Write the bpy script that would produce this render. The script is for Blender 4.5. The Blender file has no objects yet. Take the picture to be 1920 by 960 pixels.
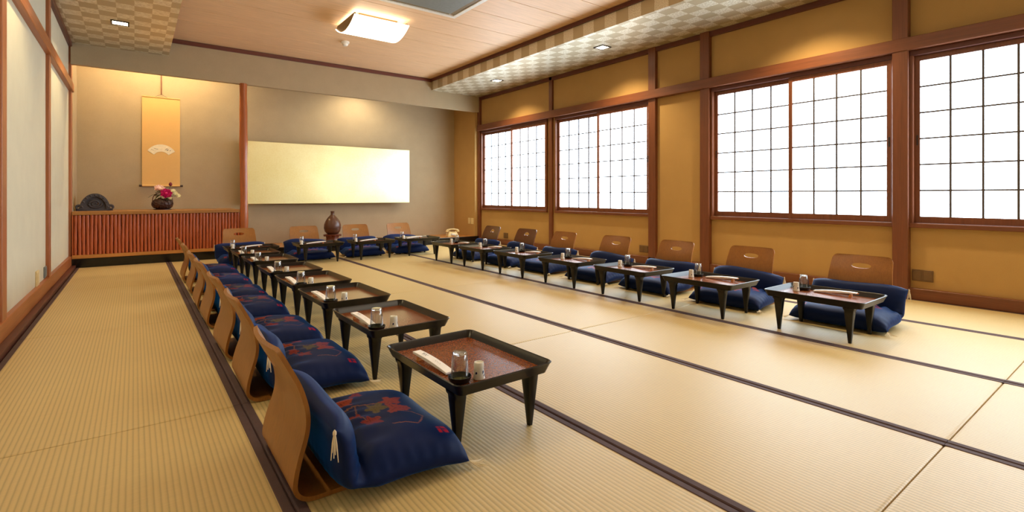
import bpy, bmesh, math, random
import numpy as np
from mathutils import Vector, Matrix

PI = math.pi
SC = bpy.context.scene
COL = SC.collection
rnd = random.Random(7)

# ------------------------------------------------------------------ camera
cam = bpy.data.cameras.new('camera')
cam.sensor_width = 36.0
cam.lens = 36.0 * 941.7 / 1920.0
cam.shift_y = -(480.0 - 366.9) / 1920.0
cam.clip_start = 0.05
camo = bpy.data.objects.new('camera', cam)
COL.objects.link(camo)
camo.location = (0, 0, 0.825)
camo.rotation_euler = (PI / 2, 0, -0.6446)
SC.camera = camo

# ------------------------------------------------------------------ view, world, light levels
SC.view_settings.view_transform = 'Standard'
SC.view_settings.look = 'None'
SC.view_settings.exposure = 0.0
SC.view_settings.gamma = 1.0
SC.view_settings.use_curve_mapping = False
world = bpy.data.worlds.new('world')
SC.world = world
world.use_nodes = True
world.node_tree.nodes['Background'].inputs[0].default_value = (0.75, 0.85, 1.0, 1)
world.node_tree.nodes['Background'].inputs[1].default_value = 1.0
WINDOW_LIGHT = 10.0          # daylight glowing through the shoji paper
LAMP_LIGHT = 7.0            # the ceiling lamps' shades
SPOT_WATTS = 85.0           # each downlight
ALCOVE_WATTS = 150.0
TUBE_LIGHT = 105.0           # the alcove's hidden tube
SC.cycles.max_bounces = 10
SC.cycles.diffuse_bounces = 6
SC.cycles.sample_clamp_indirect = 8.0
SC.cycles.caustics_reflective = False
SC.cycles.caustics_refractive = False


# ------------------------------------------------------------------ mesh helper
class MB:
    def __init__(s):
        s.v = []; s.f = []

    def add(s, vs, fs):
        o = len(s.v)
        s.v += [tuple(p) for p in vs]
        s.f += [tuple(i + o for i in f) for f in fs]
        return s

    def box(s, x0, x1, y0, y1, z0, z1):
        vs = [(x, y, z) for z in (z0, z1) for y in (y0, y1) for x in (x0, x1)]
        return s.add(vs, [(0, 2, 3, 1), (4, 5, 7, 6), (0, 1, 5, 4), (2, 6, 7, 3), (0, 4, 6, 2), (1, 3, 7, 5)])

    def loft(s, rings, cap0=True, cap1=True, closed=True):
        n = len(rings[0]); o = len(s.v)
        for r in rings:
            s.v += [tuple(p) for p in r]
        for k in range(len(rings) - 1):
            a = o + k * n; b = a + n
            for i in range(n if closed else n - 1):
                j = (i + 1) % n
                s.f.append((a + i, a + j, b + j, b + i))
        if cap0: s.f.append(tuple(o + i for i in reversed(range(n))))
        if cap1: s.f.append(tuple(o + (len(rings) - 1) * n + i for i in range(n)))
        return s

    def lathe(s, prof, n=24, c=(0, 0), cap0=True, cap1=True):
        rings = [[(c[0] + r * math.cos(2 * PI * i / n), c[1] + r * math.sin(2 * PI * i / n), z) for i in range(n)] for r, z in prof]
        return s.loft(rings, cap0, cap1)

    def tube(s, path, rad, n=8, cap=True):
        path = [Vector(p) for p in path]
        rads = rad if isinstance(rad, (list, tuple)) else [rad] * len(path)
        rings = []; up = Vector((0.13, 0.31, 0.94))
        for k, p in enumerate(path):
            d = (path[min(k + 1, len(path) - 1)] - path[max(k - 1, 0)]).normalized()
            a = d.cross(up)
            if a.length < 1e-3: a = d.cross(Vector((1, 0, 0)))
            a.normalize(); b = d.cross(a).normalized()
            rings.append([p + (a * math.cos(2 * PI * i / n) + b * math.sin(2 * PI * i / n)) * rads[k] for i in range(n)])
        return s.loft(rings, cap, cap)

    def mesh(s, name, mat=None, smooth=False, bevel=0.0, segs=1):
        m = bpy.data.meshes.new(name)
        m.from_pydata(s.v, [], s.f)
        bm = bmesh.new(); bm.from_mesh(m)
        bmesh.ops.recalc_face_normals(bm, faces=bm.faces)
        if bevel > 0:
            bmesh.ops.bevel(bm, geom=list(bm.edges), offset=bevel, segments=segs, affect='EDGES', profile=0.6)
        bm.to_mesh(m); bm.free()
        if smooth:
            m.shade_smooth()
            if smooth != 'all':
                m.set_sharp_from_angle(angle=math.radians(38))
        if mat: m.materials.append(mat)
        return m

    def build(s, name, mat=None, parent=None, smooth=False, bevel=0.0, segs=1):
        return link(name, s.mesh(name, mat, smooth, bevel, segs), parent)


def link(name, data, parent=None):
    o = bpy.data.objects.new(name, data)
    COL.objects.link(o)
    if parent: o.parent = parent
    return o


def tag(o, label=None, cat=None, group=None, kind=None):
    if label: o['label'] = label
    if cat: o['category'] = cat
    if group: o['group'] = group
    if kind: o['kind'] = kind
    return o


def thing(name, label, cat, loc=(0, 0, 0), rz=0.0, group=None):
    o = link(name, None)
    o.empty_display_size = 0.05
    o.location = loc; o.rotation_euler = (0, 0, rz)
    return tag(o, label, cat, group)


def copy_tree(o, parent=None):
    c = o.copy()
    COL.objects.link(c)
    if parent: c.parent = parent
    for ch in list(o.children):
        copy_tree(ch, c)
    return c


def rrect(hx, hy, r, z, n=5, cx=0, cy=0):
    pts = []
    for (sx, sy, a0) in ((1, 1, 0), (-1, 1, PI / 2), (-1, -1, PI), (1, -1, 1.5 * PI)):
        for k in range(n + 1):
            a = a0 + PI / 2 * k / n
            pts.append((cx + sx * (hx - r) + r * math.cos(a), cy + sy * (hy - r) + r * math.sin(a), z))
    return pts


# ------------------------------------------------------------------ materials
def srgb(r, g, b):
    f = lambda c: (c / 255 / 12.92) if c / 255 <= 0.04045 else ((c / 255 + 0.055) / 1.055) ** 2.4
    return (f(r), f(g), f(b))


class NT:
    def __init__(s, name):
        s.m = bpy.data.materials.new(name); s.m.use_nodes = True
        s.t = s.m.node_tree; s.n = s.t.nodes; s.b = s.n['Principled BSDF']

    def node(s, kind, **kw):
        x = s.n.new(kind)
        for k, v in kw.items(): setattr(x, k, v)
        return x

    def l(s, a, b): s.t.links.new(a, b)

    def coord(s, scale=(1, 1, 1), which='Object'):
        c = s.node('ShaderNodeTexCoord'); mp = s.node('ShaderNodeMapping')
        mp.inputs['Scale'].default_value = scale
        s.l(c.outputs[which], mp.inputs[0])
        return mp.outputs[0]

    def noise(s, vec, scale, detail=3, rough=0.55):
        x = s.node('ShaderNodeTexNoise')
        x.inputs['Scale'].default_value = scale; x.inputs['Detail'].default_value = detail
        x.inputs['Roughness'].default_value = rough
        s.l(vec, x.inputs['Vector'])
        return x.outputs['Fac']

    def ramp(s, fac, stops):
        r = s.node('ShaderNodeValToRGB')
        e = r.color_ramp.elements
        while len(e) < len(stops): e.new(0.5)
        for k, (p, c) in enumerate(stops):
            e[k].position = p; e[k].color = (*c, 1)
        s.l(fac, r.inputs[0])
        return r.outputs[0]

    def mix(s, fac, a, b, blend='MIX'):
        x = s.node('ShaderNodeMix', data_type='RGBA', blend_type=blend)
        for sock, val in ((x.inputs[0], fac), (x.inputs[6], a), (x.inputs[7], b)):
            if isinstance(val, (int, float)): sock.default_value = val
            elif isinstance(val, tuple): sock.default_value = (*val, 1)
            else: s.l(val, sock)
        return x.outputs[2]

    def bump(s, h, strength=0.3, dist=0.002):
        x = s.node('ShaderNodeBump')
        x.inputs['Strength'].default_value = strength; x.inputs['Distance'].default_value = dist
        s.l(h, x.inputs['Height']); s.l(x.outputs[0], s.b.inputs['Normal'])

    def setup(s, color=None, rough=0.5, metal=0.0, spec=0.5, coat=0.0, sheen=0.0):
        if isinstance(color, tuple): s.b.inputs['Base Color'].default_value = (*color, 1)
        elif color is not None: s.l(color, s.b.inputs['Base Color'])
        s.b.inputs['Roughness'].default_value = rough
        s.b.inputs['Metallic'].default_value = metal
        s.b.inputs['Specular IOR Level'].default_value = spec
        s.b.inputs['Coat Weight'].default_value = coat
        s.b.inputs['Sheen Weight'].default_value = sheen
        return s.m


def mul(c, k): return tuple(x * k for x in c)


def m_plain(name, color, rough=0.5, **kw):
    n = NT(name)
    v = n.noise(n.coord(), 35, 3)
    return n.setup(n.ramp(v, [(0.3, mul(color, 0.92)), (0.7, mul(color, 1.06))]), rough, **kw)


def m_wood(name, color, axis, rough=0.42, contrast=0.3, scale=1.0, **kw):
    n = NT(name)
    st = [22 * scale] * 3; st[axis] = 1.1 * scale
    vec = n.coord(tuple(st))
    a = n.noise(vec, 1.6, 5, 0.6)
    st2 = [160 * scale] * 3; st2[axis] = 5 * scale
    b = n.noise(n.coord(tuple(st2)), 1.0, 2)
    c1 = n.ramp(a, [(0.28, mul(color, 1 - contrast)), (0.5, color), (0.75, mul(color, 1 + contrast * 0.7))])
    c2 = n.mix(0.35, c1, n.ramp(b, [(0.35, mul(color, 0.7)), (0.6, mul(color, 1.15))]))
    n.bump(b, 0.12, 0.001)
    return n.setup(c2, rough, **kw)


def m_plaster(name, color, grain=260, amt=0.06):
    n = NT(name)
    c = n.coord()
    v = n.noise(c, 5, 4); g = n.noise(c, grain, 2)
    col = n.mix(0.5, n.ramp(v, [(0.3, mul(color, 1 - amt)), (0.7, mul(color, 1 + amt))]),
                n.ramp(g, [(0.3, mul(color, 0.9)), (0.7, mul(color, 1.1))]))
    n.bump(g, 0.25, 0.0012)
    return n.setup(col, 0.9, spec=0.2)


M = {}
# tatami: ribs run along the mat's length (world Y), rush grain across
n = NT('tatami')
wv = n.node('ShaderNodeTexWave', wave_type='BANDS', bands_direction='X', wave_profile='SIN')
wv.inputs['Scale'].default_value = 2 * PI / 0.0155 / 20.0
wv.inputs['Distortion'].default_value = 0.25
wv.inputs['Detail'].default_value = 1.0
n.l(n.coord(), wv.inputs['Vector'])
rush = n.noise(n.coord((14, 520, 1)), 1.0, 2)
blot = n.noise(n.coord((1, 1, 1)), 1.3, 3)
base = srgb(210, 184, 124)
c1 = n.ramp(wv.outputs['Fac'], [(0.0, mul(base, 0.66)), (0.3, mul(base, 0.98)), (1.0, mul(base, 1.06))])
c2 = n.mix(0.25, c1, n.ramp(rush, [(0.3, mul(base, 0.72)), (0.7, mul(base, 1.12))]))
c3 = n.mix(0.4, c2, n.ramp(blot, [(0.3, (0.86, 0.84, 0.8)), (0.7, (1, 1, 1))]), 'MULTIPLY')
n.bump(wv.outputs['Fac'], 0.22, 0.0012)
M['tatami'] = n.setup(c3, 0.50, spec=0.9)
M['heri'] = m_plain('border_cloth', srgb(80, 58, 58), 0.8)
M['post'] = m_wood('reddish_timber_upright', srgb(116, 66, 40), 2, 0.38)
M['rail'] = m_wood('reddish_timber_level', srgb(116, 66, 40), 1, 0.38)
M['muntin'] = m_plain('dark_muntin_wood', srgb(72, 62, 60), 0.5)
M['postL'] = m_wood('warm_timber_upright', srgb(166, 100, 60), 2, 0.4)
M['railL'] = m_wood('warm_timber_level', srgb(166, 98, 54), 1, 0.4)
M['dark'] = m_wood('dark_timber', srgb(92, 46, 34), 1, 0.45)
M['darkx'] = m_wood('dark_timber_across', srgb(104, 54, 42), 0, 0.45)
M['wallL'] = m_plaster('plaster_window_lit', srgb(212, 206, 182))  # window-lit tone put into the colour; same plaster as the ochre wall
M['wallR'] = m_plaster('plaster_backlit', srgb(184, 148, 94))  # warm backlit tone put into the colour of the cream wall's plaster
M['wallB'] = m_plaster('tan_plaster', srgb(178, 160, 130))
M['ceil'] = m_wood('pale_ceiling_board', srgb(230, 192, 152), 0, 0.5, 0.08)
M['black'] = m_plain('black_lacquer', srgb(15, 11, 9), 0.28, spec=0.35)
M['gamachi'] = m_plain('black_polished_board', srgb(18, 16, 14), 0.15)
M['platform'] = m_wood('toko_board', srgb(196, 132, 66), 0, 0.25, 0.25)
M['cork'] = m_plain('brown_shelf_board', srgb(160, 108, 50), 0.5)
M['log'] = m_wood('red_log', srgb(172, 84, 40), 2, 0.3, 0.3)
M['pillar'] = m_wood('polished_pillar', srgb(170, 92, 44), 2, 0.25, 0.35)
M['ply'] = m_wood('bent_plywood', srgb(152, 98, 38), 2, 0.38, 0.14)
M['plyd'] = m_wood('dark_bent_plywood', srgb(104, 62, 38), 2, 0.33, 0.14)
M['tassel'] = m_plain('ivory_cord', srgb(232, 216, 186), 0.8)
M['paper'] = m_plain('white_sleeve_paper', srgb(255, 254, 252), 0.6)
M['ink'] = m_plain('black_ink', srgb(40, 38, 40), 0.7)
M['bamboo'] = m_plain('pale_chopstick_wood', srgb(214, 140, 70), 0.5)
M['ceram'] = m_plain('white_ceramic', srgb(236, 232, 216), 0.2)
M['cobalt'] = m_plain('cobalt_glaze', srgb(30, 36, 86), 0.25)
M['olive'] = m_plain('olive_lacquer', srgb(112, 108, 40), 0.25)
M['white'] = m_plain('white_plastic', srgb(232, 230, 222), 0.4)
M['ivory'] = m_plain('ivory_plastic', srgb(224, 204, 152), 0.35)
M['plate'] = m_plain('brown_metal_plate', srgb(116, 88, 58), 0.45, metal=0.3)
M['grill'] = m_plain('grey_grille', srgb(120, 126, 124), 0.5)
M['bronze'] = m_plain('bronze_catch', srgb(52, 38, 36), 0.4)
M['tile'] = m_plain('fired_grey_tile', srgb(66, 62, 66), 0.55)
M['basket'] = m_wood('dark_basket', srgb(64, 34, 26), 0, 0.4, 0.35)
M['stand'] = m_wood('carved_red_wood', srgb(108, 56, 36), 0, 0.35, 0.3)
M['leafg'] = m_plain('green_leaf', srgb(52, 78, 40), 0.5)
M['pink'] = m_plain('magenta_petal', srgb(206, 26, 110), 0.55)
M['blush'] = m_plain('blush_petal', srgb(246, 214, 204), 0.55)
M['cream'] = m_plain('cream_petal', srgb(244, 236, 196), 0.55)
M['bud'] = m_plain('crimson_bud', srgb(120, 24, 44), 0.55)
M['scroll'] = m_plaster('scroll_silk', srgb(226, 182, 116), 400, 0.04)
M['fan'] = m_plain('fan_paper', srgb(246, 230, 196), 0.8)
M['vase'] = m_plain('brown_stoneware', srgb(92, 58, 42), 0.32)
M['shade_end'] = m_plain('smoked_lamp_end', srgb(120, 96, 56), 0.5)

n = NT('vermilion_tray_lacquer')
v = n.noise(n.coord(), 190, 3, 0.7)
M['tray'] = n.setup(n.ramp(v, [(0.32, srgb(74, 34, 14)), (0.52, srgb(132, 68, 28)), (0.75, srgb(166, 96, 44))]), 0.2, spec=0.6)

n = NT('gold_leaf')
g = n.coord()
v = n.noise(g, 60, 4); w = n.noise(g, 2.2, 3)
M['gold'] = n.setup(n.mix(0.5, n.ramp(v, [(0.3, srgb(242, 222, 154)), (0.7, srgb(252, 238, 180))]),
                          n.ramp(w, [(0.3, srgb(240, 220, 150)), (0.7, srgb(252, 240, 186))])), 0.33, metal=0.85)
n.bump(w, 0.08, 0.01)

n = NT('check_wallpaper')
ck = n.node('ShaderNodeTexChecker'); ck.inputs['Scale'].default_value = 1.0
n.l(n.coord((1 / 0.135, 1 / 0.16, 0.01)), ck.inputs['Vector'])
ck.inputs['Color1'].default_value = (1, 1, 1, 1); ck.inputs['Color2'].default_value = (0, 0, 0, 1)
fl = n.noise(n.coord((40, 130, 130)), 1.0, 3, 0.7)
pa = n.ramp(fl, [(0.42, srgb(196, 186, 160)), (0.58, srgb(236, 232, 214))])
M['check'] = n.setup(n.mix(ck.outputs['Fac'], srgb(184, 170, 138), pa), 0.40, metal=0.45)

n = NT('glass')
tr_ = n.node('ShaderNodeBsdfTransparent'); tr_.inputs[0].default_value = (0.97, 0.98, 0.98, 1)
gl_ = n.node('ShaderNodeBsdfGlossy'); gl_.inputs['Roughness'].default_value = 0.02
lw_ = n.node('ShaderNodeLayerWeight'); lw_.inputs['Blend'].default_value = 0.5
pw_ = n.node('ShaderNodeMath', operation='POWER'); pw_.inputs[1].default_value = 2.0
n.l(lw_.outputs['Facing'], pw_.inputs[0])
fr_n = n.node('ShaderNodeMath', operation='MULTIPLY_ADD'); fr_n.inputs[1].default_value = 0.95; fr_n.inputs[2].default_value = 0.07
n.l(pw_.outputs[0], fr_n.inputs[0])
mx_ = n.node('ShaderNodeMixShader')
n.l(fr_n.outputs[0], mx_.inputs[0]); n.l(tr_.outputs[0], mx_.inputs[1]); n.l(gl_.outputs[0], mx_.inputs[2])
n.l(mx_.outputs[0], n.n['Material Output'].inputs[0])
M['glass'] = n.m
n = NT('solid_glass'); n.setup((1, 1, 1), 0.12); n.b.inputs['Transmission Weight'].default_value = 1.0; n.b.inputs['IOR'].default_value = 1.45
M['glassbase'] = n.m


def m_emit(name, color, strength, base=(0.8, 0.8, 0.8)):
    n = NT(name); n.setup(base, 0.8)
    n.b.inputs['Emission Color'].default_value = (*color, 1)
    n.b.inputs['Emission Strength'].default_value = strength
    return n.m


M['shoji'] = m_emit('glowing_shoji_paper', (0.74, 0.88, 1.0), WINDOW_LIGHT, (0.85, 0.85, 0.83))
M['lampshade'] = m_emit('lit_acrylic_shade', (1.0, 0.87, 0.66), LAMP_LIGHT)
M['tube'] = m_emit('lit_warm_tube', (1.0, 0.80, 0.47), TUBE_LIGHT)
M['bulb'] = m_emit('lit_downlight_lens', (1.0, 0.82, 0.55), 12.0)

# cushion silk: colour print stored on the cloth
n = NT('navy_silk')
at = n.node('ShaderNodeAttribute', attribute_name='print')
fine = n.noise(n.coord((1, 1, 1)), 700, 2)
n.bump(fine, 0.1, 0.0005)
M['silk'] = n.setup(at.outputs['Color'], 0.55, spec=0.15, sheen=0.4)
n.b.inputs['Sheen Tint'].default_value = (0.0, 0.22, 0.9, 1)
n.b.inputs['Sheen Roughness'].default_value = 0.35

# ------------------------------------------------------------------ key dimensions (metres)
XL, XR = -0.58, 4.98
YB, YR = 7.576, -2.7
YA = 8.36                       # back wall of the alcoves
ZC = 2.79                       # main ceiling
BORD = [-0.533, 0.339, 1.267, 2.167, 3.089, 4.079, 4.955]
SEAM = [-1.29, 0.469, 2.23, 3.99, 5.75, 7.572]


def structure(o, label, kind_word):
    return tag(o, label, kind_word, kind='structure')


# ------------------------------------------------------------------ floor of tatami mats
fl_o = MB().box(XL - 0.1, 5.15, YR - 0.1, 8.6, -0.12, -0.035).build('floor', M['platform'])
structure(fl_o, 'golden tatami floor with dark cloth borders running towards the alcove', 'floor')
for j in range(len(SEAM) - 1):
    for i in range(6):
        x0, x1, y0, y1 = BORD[i], BORD[i + 1], SEAM[j], SEAM[j + 1]
        g = 0.0009
        hx, hy = (x1 - x0) / 2 - g, (y1 - y0) / 2 - g
        b = MB()
        rings = []
        for dz, ins in ((-0.034, 0), (-0.007, 0), (-0.0025, 0.0015), (-0.0006, 0.005), (0, 0.012)):
            rings.append([(sx * (hx - ins), sy * (hy - ins), dz) for sx, sy in ((1, 1), (-1, 1), (-1, -1), (1, -1))])
        b.loft(rings)
        mat_o = b.build('tatami_mat', M['tatami'], fl_o, smooth=True)
        mat_o.location = ((x0 + x1) / 2, (y0 + y1) / 2, rnd.uniform(-0.0008, 0.0004))
        for s in (-1, 1):
            hb = MB()
            pr = [(hx + 0.0006, -0.03), (hx + 0.0006, -0.006), (hx - 0.002, -0.0010), (hx - 0.006, 0.0016), (hx - 0.027, 0.0020), (hx - 0.029, 0.0002)]
            hb.loft([[(s * px, yy, pz) for px, pz in pr] for yy in (-hy, hy)])
            hb.build('cloth_border', M['heri'], mat_o)
rear_mat = MB().box(BORD[0], BORD[-1], YR, SEAM[0] - 0.002, -0.034, -0.001).build('tatami_mat', M['tatami'], fl_o)

# ------------------------------------------------------------------ right (window) wall
wr = MB()
wr.box(5.0, 5.16, YR, YA + 0.1, -0.1, 0.57)
wr.box(5.0, 5.16, YR, YA + 0.1, 1.985, 2.85)
for y0, y1 in ((7.53, YA + 0.1), (5.56, 5.77), (3.03, 3.85), (1.30, 1.42), (-0.43, -0.31), (YR, -2.02)):
    wr.box(5.0, 5.16, y0, y1, 0.57, 1.985)
wall_r = wr.build('wall_right', M['wallR'])
structure(wall_r, 'plaster wall in backlit ochre tone with reddish posts around the shoji windows', 'wall')
for y0, y1, px in ((7.565, 7.625, 4.95), (5.62, 5.69, 4.965), (3.755, 3.86, 4.955), (3.05, 3.16, 4.945), (1.305, 1.41, 4.93), (-0.43, -0.32, 4.93)):
    MB().box(px, 5.04, y0, y1, 0, 2.62).build('post', M['post'], wall_r, bevel=0.004)
MB().box(4.922, 5.04, YR, 7.60, 1.986, 2.088).build('head_rail', M['rail'], wall_r, bevel=0.004)
MB().box(4.965, 5.04, YR, 7.60, 2.545, 2.60).build('crown_strip', M['dark'], wall_r, bevel=0.003)
MB().box(4.955, 5.02, YR, 7.60, 0, 0.088).build('skirting_board', M['rail'], wall_r, bevel=0.003)

# windows -----------------------------------------------------------
COLS, ROWS = 4, 6


def window(idx, y_far, y_near, label):
    w = link('window_%d' % idx, None)
    structure(w, label, 'window')
    za, zb = 0.57, 1.985
    MB().box(4.962, 5.08, y_near, y_far, za, za + 0.035).build('sill_board', M['rail'], w, bevel=0.003)
    MB().box(4.975, 5.08, y_near, y_far, zb - 0.04, zb).build('head_track', M['dark'], w, bevel=0.002)
    MB().box(4.970, 5.08, y_far - 0.022, y_far, za + 0.035, zb - 0.04).build('jamb', M['post'], w, bevel=0.002)
    MB().box(4.970, 5.08, y_near, y_near + 0.022, za + 0.035, zb - 0.04).build('jamb', M['post'], w, bevel=0.002)
    a, b = y_near + 0.022, y_far - 0.022
    mid = (a + b) / 2
    for k, (s0, s1, xx) in enumerate(((mid - 0.018, b, 5.030), (a, mid + 0.018, 4.996))):
        z0, z1 = za + 0.037, zb - 0.042
        st, rt, rb = 0.034, 0.040, 0.052
        fr = MB()
        fr.box(xx - 0.014, xx + 0.014, s0, s0 + st, z0, z1)
        fr.box(xx - 0.014, xx + 0.014, s1 - st, s1, z0, z1)
        fr.box(xx - 0.013, xx + 0.013, s0 + st, s1 - st, z0, z0 + rb)
        fr.box(xx - 0.013, xx + 0.013, s0 + st, s1 - st, z1 - rt, z1)
        sash = fr.build('sash', M['post'], w)
        p0, p1, q0, q1 = s0 + st, s1 - st, z0 + rb, z1 - rt
        dy, dz = (p1 - p0) / COLS, (q1 - q0) / ROWS
        bw = 0.0068
        pm = MB().box(-0.0012, 0.0012, -dy / 2, dy / 2, -dz / 2, dz / 2).mesh('shoji_pane', M['shoji'])
        for c in range(COLS):
            for r in range(ROWS):
                p = link('pane', pm, sash)
                p.location = (xx + 0.006, p0 + dy * (c + 0.5), q0 + dz * (r + 0.5))
        vm = MB().box(-0.010, 0.0045, -bw, bw, q0, q1).mesh('muntin_upright', M['muntin'])
        for c in range(1, COLS):
            o = link('muntin', vm, sash); o.location = (xx, p0 + dy * c, 0)
        hm = MB().box(-0.008, 0.0045, p0, p1, -bw * 0.9, bw * 0.9).mesh('muntin_level', M['muntin'])
        for r in range(1, ROWS):
            o = link('muntin', hm, sash); o.location = (xx, 0, q0 + dz * r)
        yy = (s1 - st / 2) if k == 0 else (s0 + st / 2)
        MB().box(xx - 0.0165, xx - 0.013, yy - 0.006, yy + 0.006, 1.23, 1.31).build('finger_pull', M['bronze'], sash, bevel=0.001)
    return w


window(1, 7.545, 5.745, 'white shoji window nearest the alcove corner')
window(2, 5.565, 3.845, 'white shoji window between two slim posts, second from the alcove')
window(3, 3.045, 1.405, 'white shoji window beside the broad bare ochre wall strip')
window(4, 1.305, -0.33, 'white shoji window cut off by the picture edge beyond the broad post')
window(5, -0.43, -2.02, 'white shoji window behind the camera, past the fourth one')

# ------------------------------------------------------------------ left wall
wl = MB().box(XL - 0.16, XL - 0.02, YR, YA + 0.1, -0.1, 2.85)
wall_l = wl.build('wall_left', M['wallL'])
structure(wall_l, 'plaster wall in window-lit cream tone divided by warm timber posts and a high rail', 'wall')
for y0, y1 in ((7.60, 7.72), (5.755, 5.86), (3.86, 3.985), (1.9, 2.0), (-0.1, 0.0)):
    MB().box(XL - 0.05, XL + 0.004, y0, y1, 0, 2.6).build('post', M['postL'], wall_l, bevel=0.003)
MB().box(XL - 0.05, XL + 0.022, YR, 7.70, 2.02, 2.115).build('high_rail', M['railL'], wall_l, bevel=0.004)
MB().box(XL - 0.05, XL + 0.008, YR, 7.62, 0.03, 0.135).build('skirting_board', M['railL'], wall_l, bevel=0.003)
MB().box(XL - 0.05, BORD[0] - 0.002, YR, 7.60, -0.034, 0.03).build('floor_sill', M['dark'], wall_l, bevel=0.003)
MB().box(XL - 0.05, XL + 0.012, YR, 7.60, 2.52, 2.575).build('crown_strip', M['dark'], wall_l, bevel=0.003)

# ------------------------------------------------------------------ back: alcove walls, beam, platform
wb = MB()
wb.box(XL - 0.1, 5.0, YA, YA + 0.12, -0.1, 2.9)
wall_b = wb.build('wall_back', M['wallB'])
structure(wall_b, 'tan plaster back wall of the alcoves behind scroll and gold panel', 'wall')
MB().box(4.90, 5.0, 7.63, YA, -0.05, 2.8).build('return_wall', M['wallR'], wall_b)
MB().box(XL - 0.03, XL + 0.0, 7.72, YA, -0.05, 2.8).build('side_wall', M['wallB'], wall_b)
MB().box(XL - 0.1, 5.0, YB + 0.02, YA + 0.1, 2.74, 2.86).build('alcove_ceiling', M['wallB'], wall_b)
beam = MB().box(XL, 4.955, YB, YB + 0.07, 2.325, 2.86).build('wall_beam', M['wallB'])
structure(beam, 'tan plastered drop beam spanning above both alcoves', 'beam')
MB().box(0.34, 4.0, YB - 0.018, YB + 0.01, 2.735, 2.785).build('crown_strip', M['darkx'], beam, bevel=0.002)
plat = MB().box(XL, 4.95, YB + 0.05, YA + 0.05, -0.05, 0.098).build('floor_alcove', M['platform'])
structure(plat, 'raised honey wood platform of the alcoves', 'platform')
MB().box(XL, 4.95, YB, YB + 0.06, -0.034, 0.1).build('front_board', M['gamachi'], plat, bevel=0.004)
rear = MB().box(XL - 0.1, 5.1, YR - 0.12, YR, -0.1, 2.9).build('wall_rear', M['wallL'])
structure(rear, 'cream plaster wall behind the camera', 'wall')

# pillar -------------------------------------------------------------
b = MB(); rings = []
for k in range(41):
    z = 0.0 + 2.335 * k / 40
    rr = 0.049 + 0.0025 * math.sin(z * 5.1) + 0.0018 * math.sin(z * 13 + 1)
    cx = 1.178 + 0.005 * math.sin(z * 2.1)
    rings.append([(cx + rr * (1 + 0.03 * math.sin(3 * a + z * 4)) * math.cos(a), 7.60 + rr * math.sin(a), z) for a in [2 * PI * i / 20 for i in range(20)]])
b.loft(rings)
pil = b.build('alcove_pillar', M['pillar'], smooth=True)
structure(pil, 'polished reddish log pillar between the two alcoves', 'pillar')

# ------------------------------------------------------------------ ceiling
ce = MB().box(XL - 0.1, 5.15, YR, YA + 0.1, ZC + 0.02, ZC + 0.12).build('ceiling', M['dark'])
structure(ce, 'pale wood board ceiling framed by chequered wallpaper soffits', 'ceiling')
y = YB
while y > YR:
    y0 = max(y - 0.44, YR)
    MB().box(0.33, 4.02, y0 + 0.004, y - 0.004, ZC, ZC + 0.018).build('ceiling_board', M['ceil'], ce, bevel=0.002)
    y -= 0.44
MB().box(XL - 0.03, 0.34, YR, YB + 0.001, 2.565, 2.86).build('soffit', M['check'], ce)
MB().box(4.0, 4.99, YR, YB + 0.001, 2.60, 2.86).build('soffit', M['check'], ce)
MB().box(3.982, 4.01, YR, YB, 2.742, 2.79).build('crown_strip', M['dark'], ce, bevel=0.002)
MB().box(0.325, 0.352, YR, YB, 2.742, 2.79).build('crown_strip', M['dark'], ce, bevel=0.002)


# ------------------------------------------------------------------ lamps
def downlight(x, y, z, label, watts=SPOT_WATTS, spread=2.25, color=(1.0, 0.78, 0.44)):
    t = thing('downlight', label, 'downlight', (x, y, z), 0, 'square recessed downlights')
    f = MB()
    r = 0.075
    for a, bb, c, d in ((-r, r, -r, -r + 0.014), (-r, r, r - 0.014, r), (-r, -r + 0.014, -r, r), (r - 0.014, r, -r, r)):
        f.box(a, bb, c, d, -0.008, 0.004)
    f.build('frame', M['bronze'], t)
    MB().box(-r + 0.014, r - 0.014, -r + 0.014, r - 0.014, -0.003, 0.003).build('lens', M['bulb'], t)
    ld = bpy.data.lights.new('downlight_lamp', 'SPOT')
    ld.energy = watts; ld.color = color; ld.spot_size = spread; ld.spot_blend = 0.7; ld.shadow_soft_size = 0.05
    lo = bpy.data.objects.new('lamp', ld); COL.objects.link(lo); lo.parent = t; lo.location = (0, 0, -0.03)
    return t


downlight(-0.116, 6.415, 2.565, 'square downlight in the soffit beside the cream wall', SPOT_WATTS * 0.5)
downlight(-0.116, 4.245, 2.565, 'square downlight beside the cream wall, second from the alcove', SPOT_WATTS * 0.5)
downlight(-0.116, 2.075, 2.565, 'square downlight beside the cream wall, third from the alcove', SPOT_WATTS * 0.5)
downlight(4.46, 6.32, 2.60, 'square downlight over the window wall closest to the alcove')
downlight(4.47, 4.15, 2.60, 'square downlight over the window wall, second from the alcove')
downlight(4.47, 1.98, 2.60, 'square downlight over the window wall, third from the alcove')
downlight(4.47, -0.19, 2.60, 'square downlight over the window wall, fourth from the alcove')
t = thing('tube_lamp', 'hidden tube lamp behind the beam of the scroll alcove', 'tube lamp', (0.28, 7.80, 2.70))
MB().tube([(-0.62, 0, 0), (0.62, 0, 0)], 0.016, 10).build('tube', M['tube'], t, smooth=True)
for sx in (-1, 1):
    MB().box(sx * 0.64 - 0.02, sx * 0.64 + 0.02, -0.02, 0.02, -0.02, 0.038).build('socket', M['white'], t, bevel=0.003)
downlight(2.95, 7.86, 2.74, 'hidden downlight above the gold panel alcove', ALCOVE_WATTS * 0.35, 2.7, (1.0, 0.84, 0.58))


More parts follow.
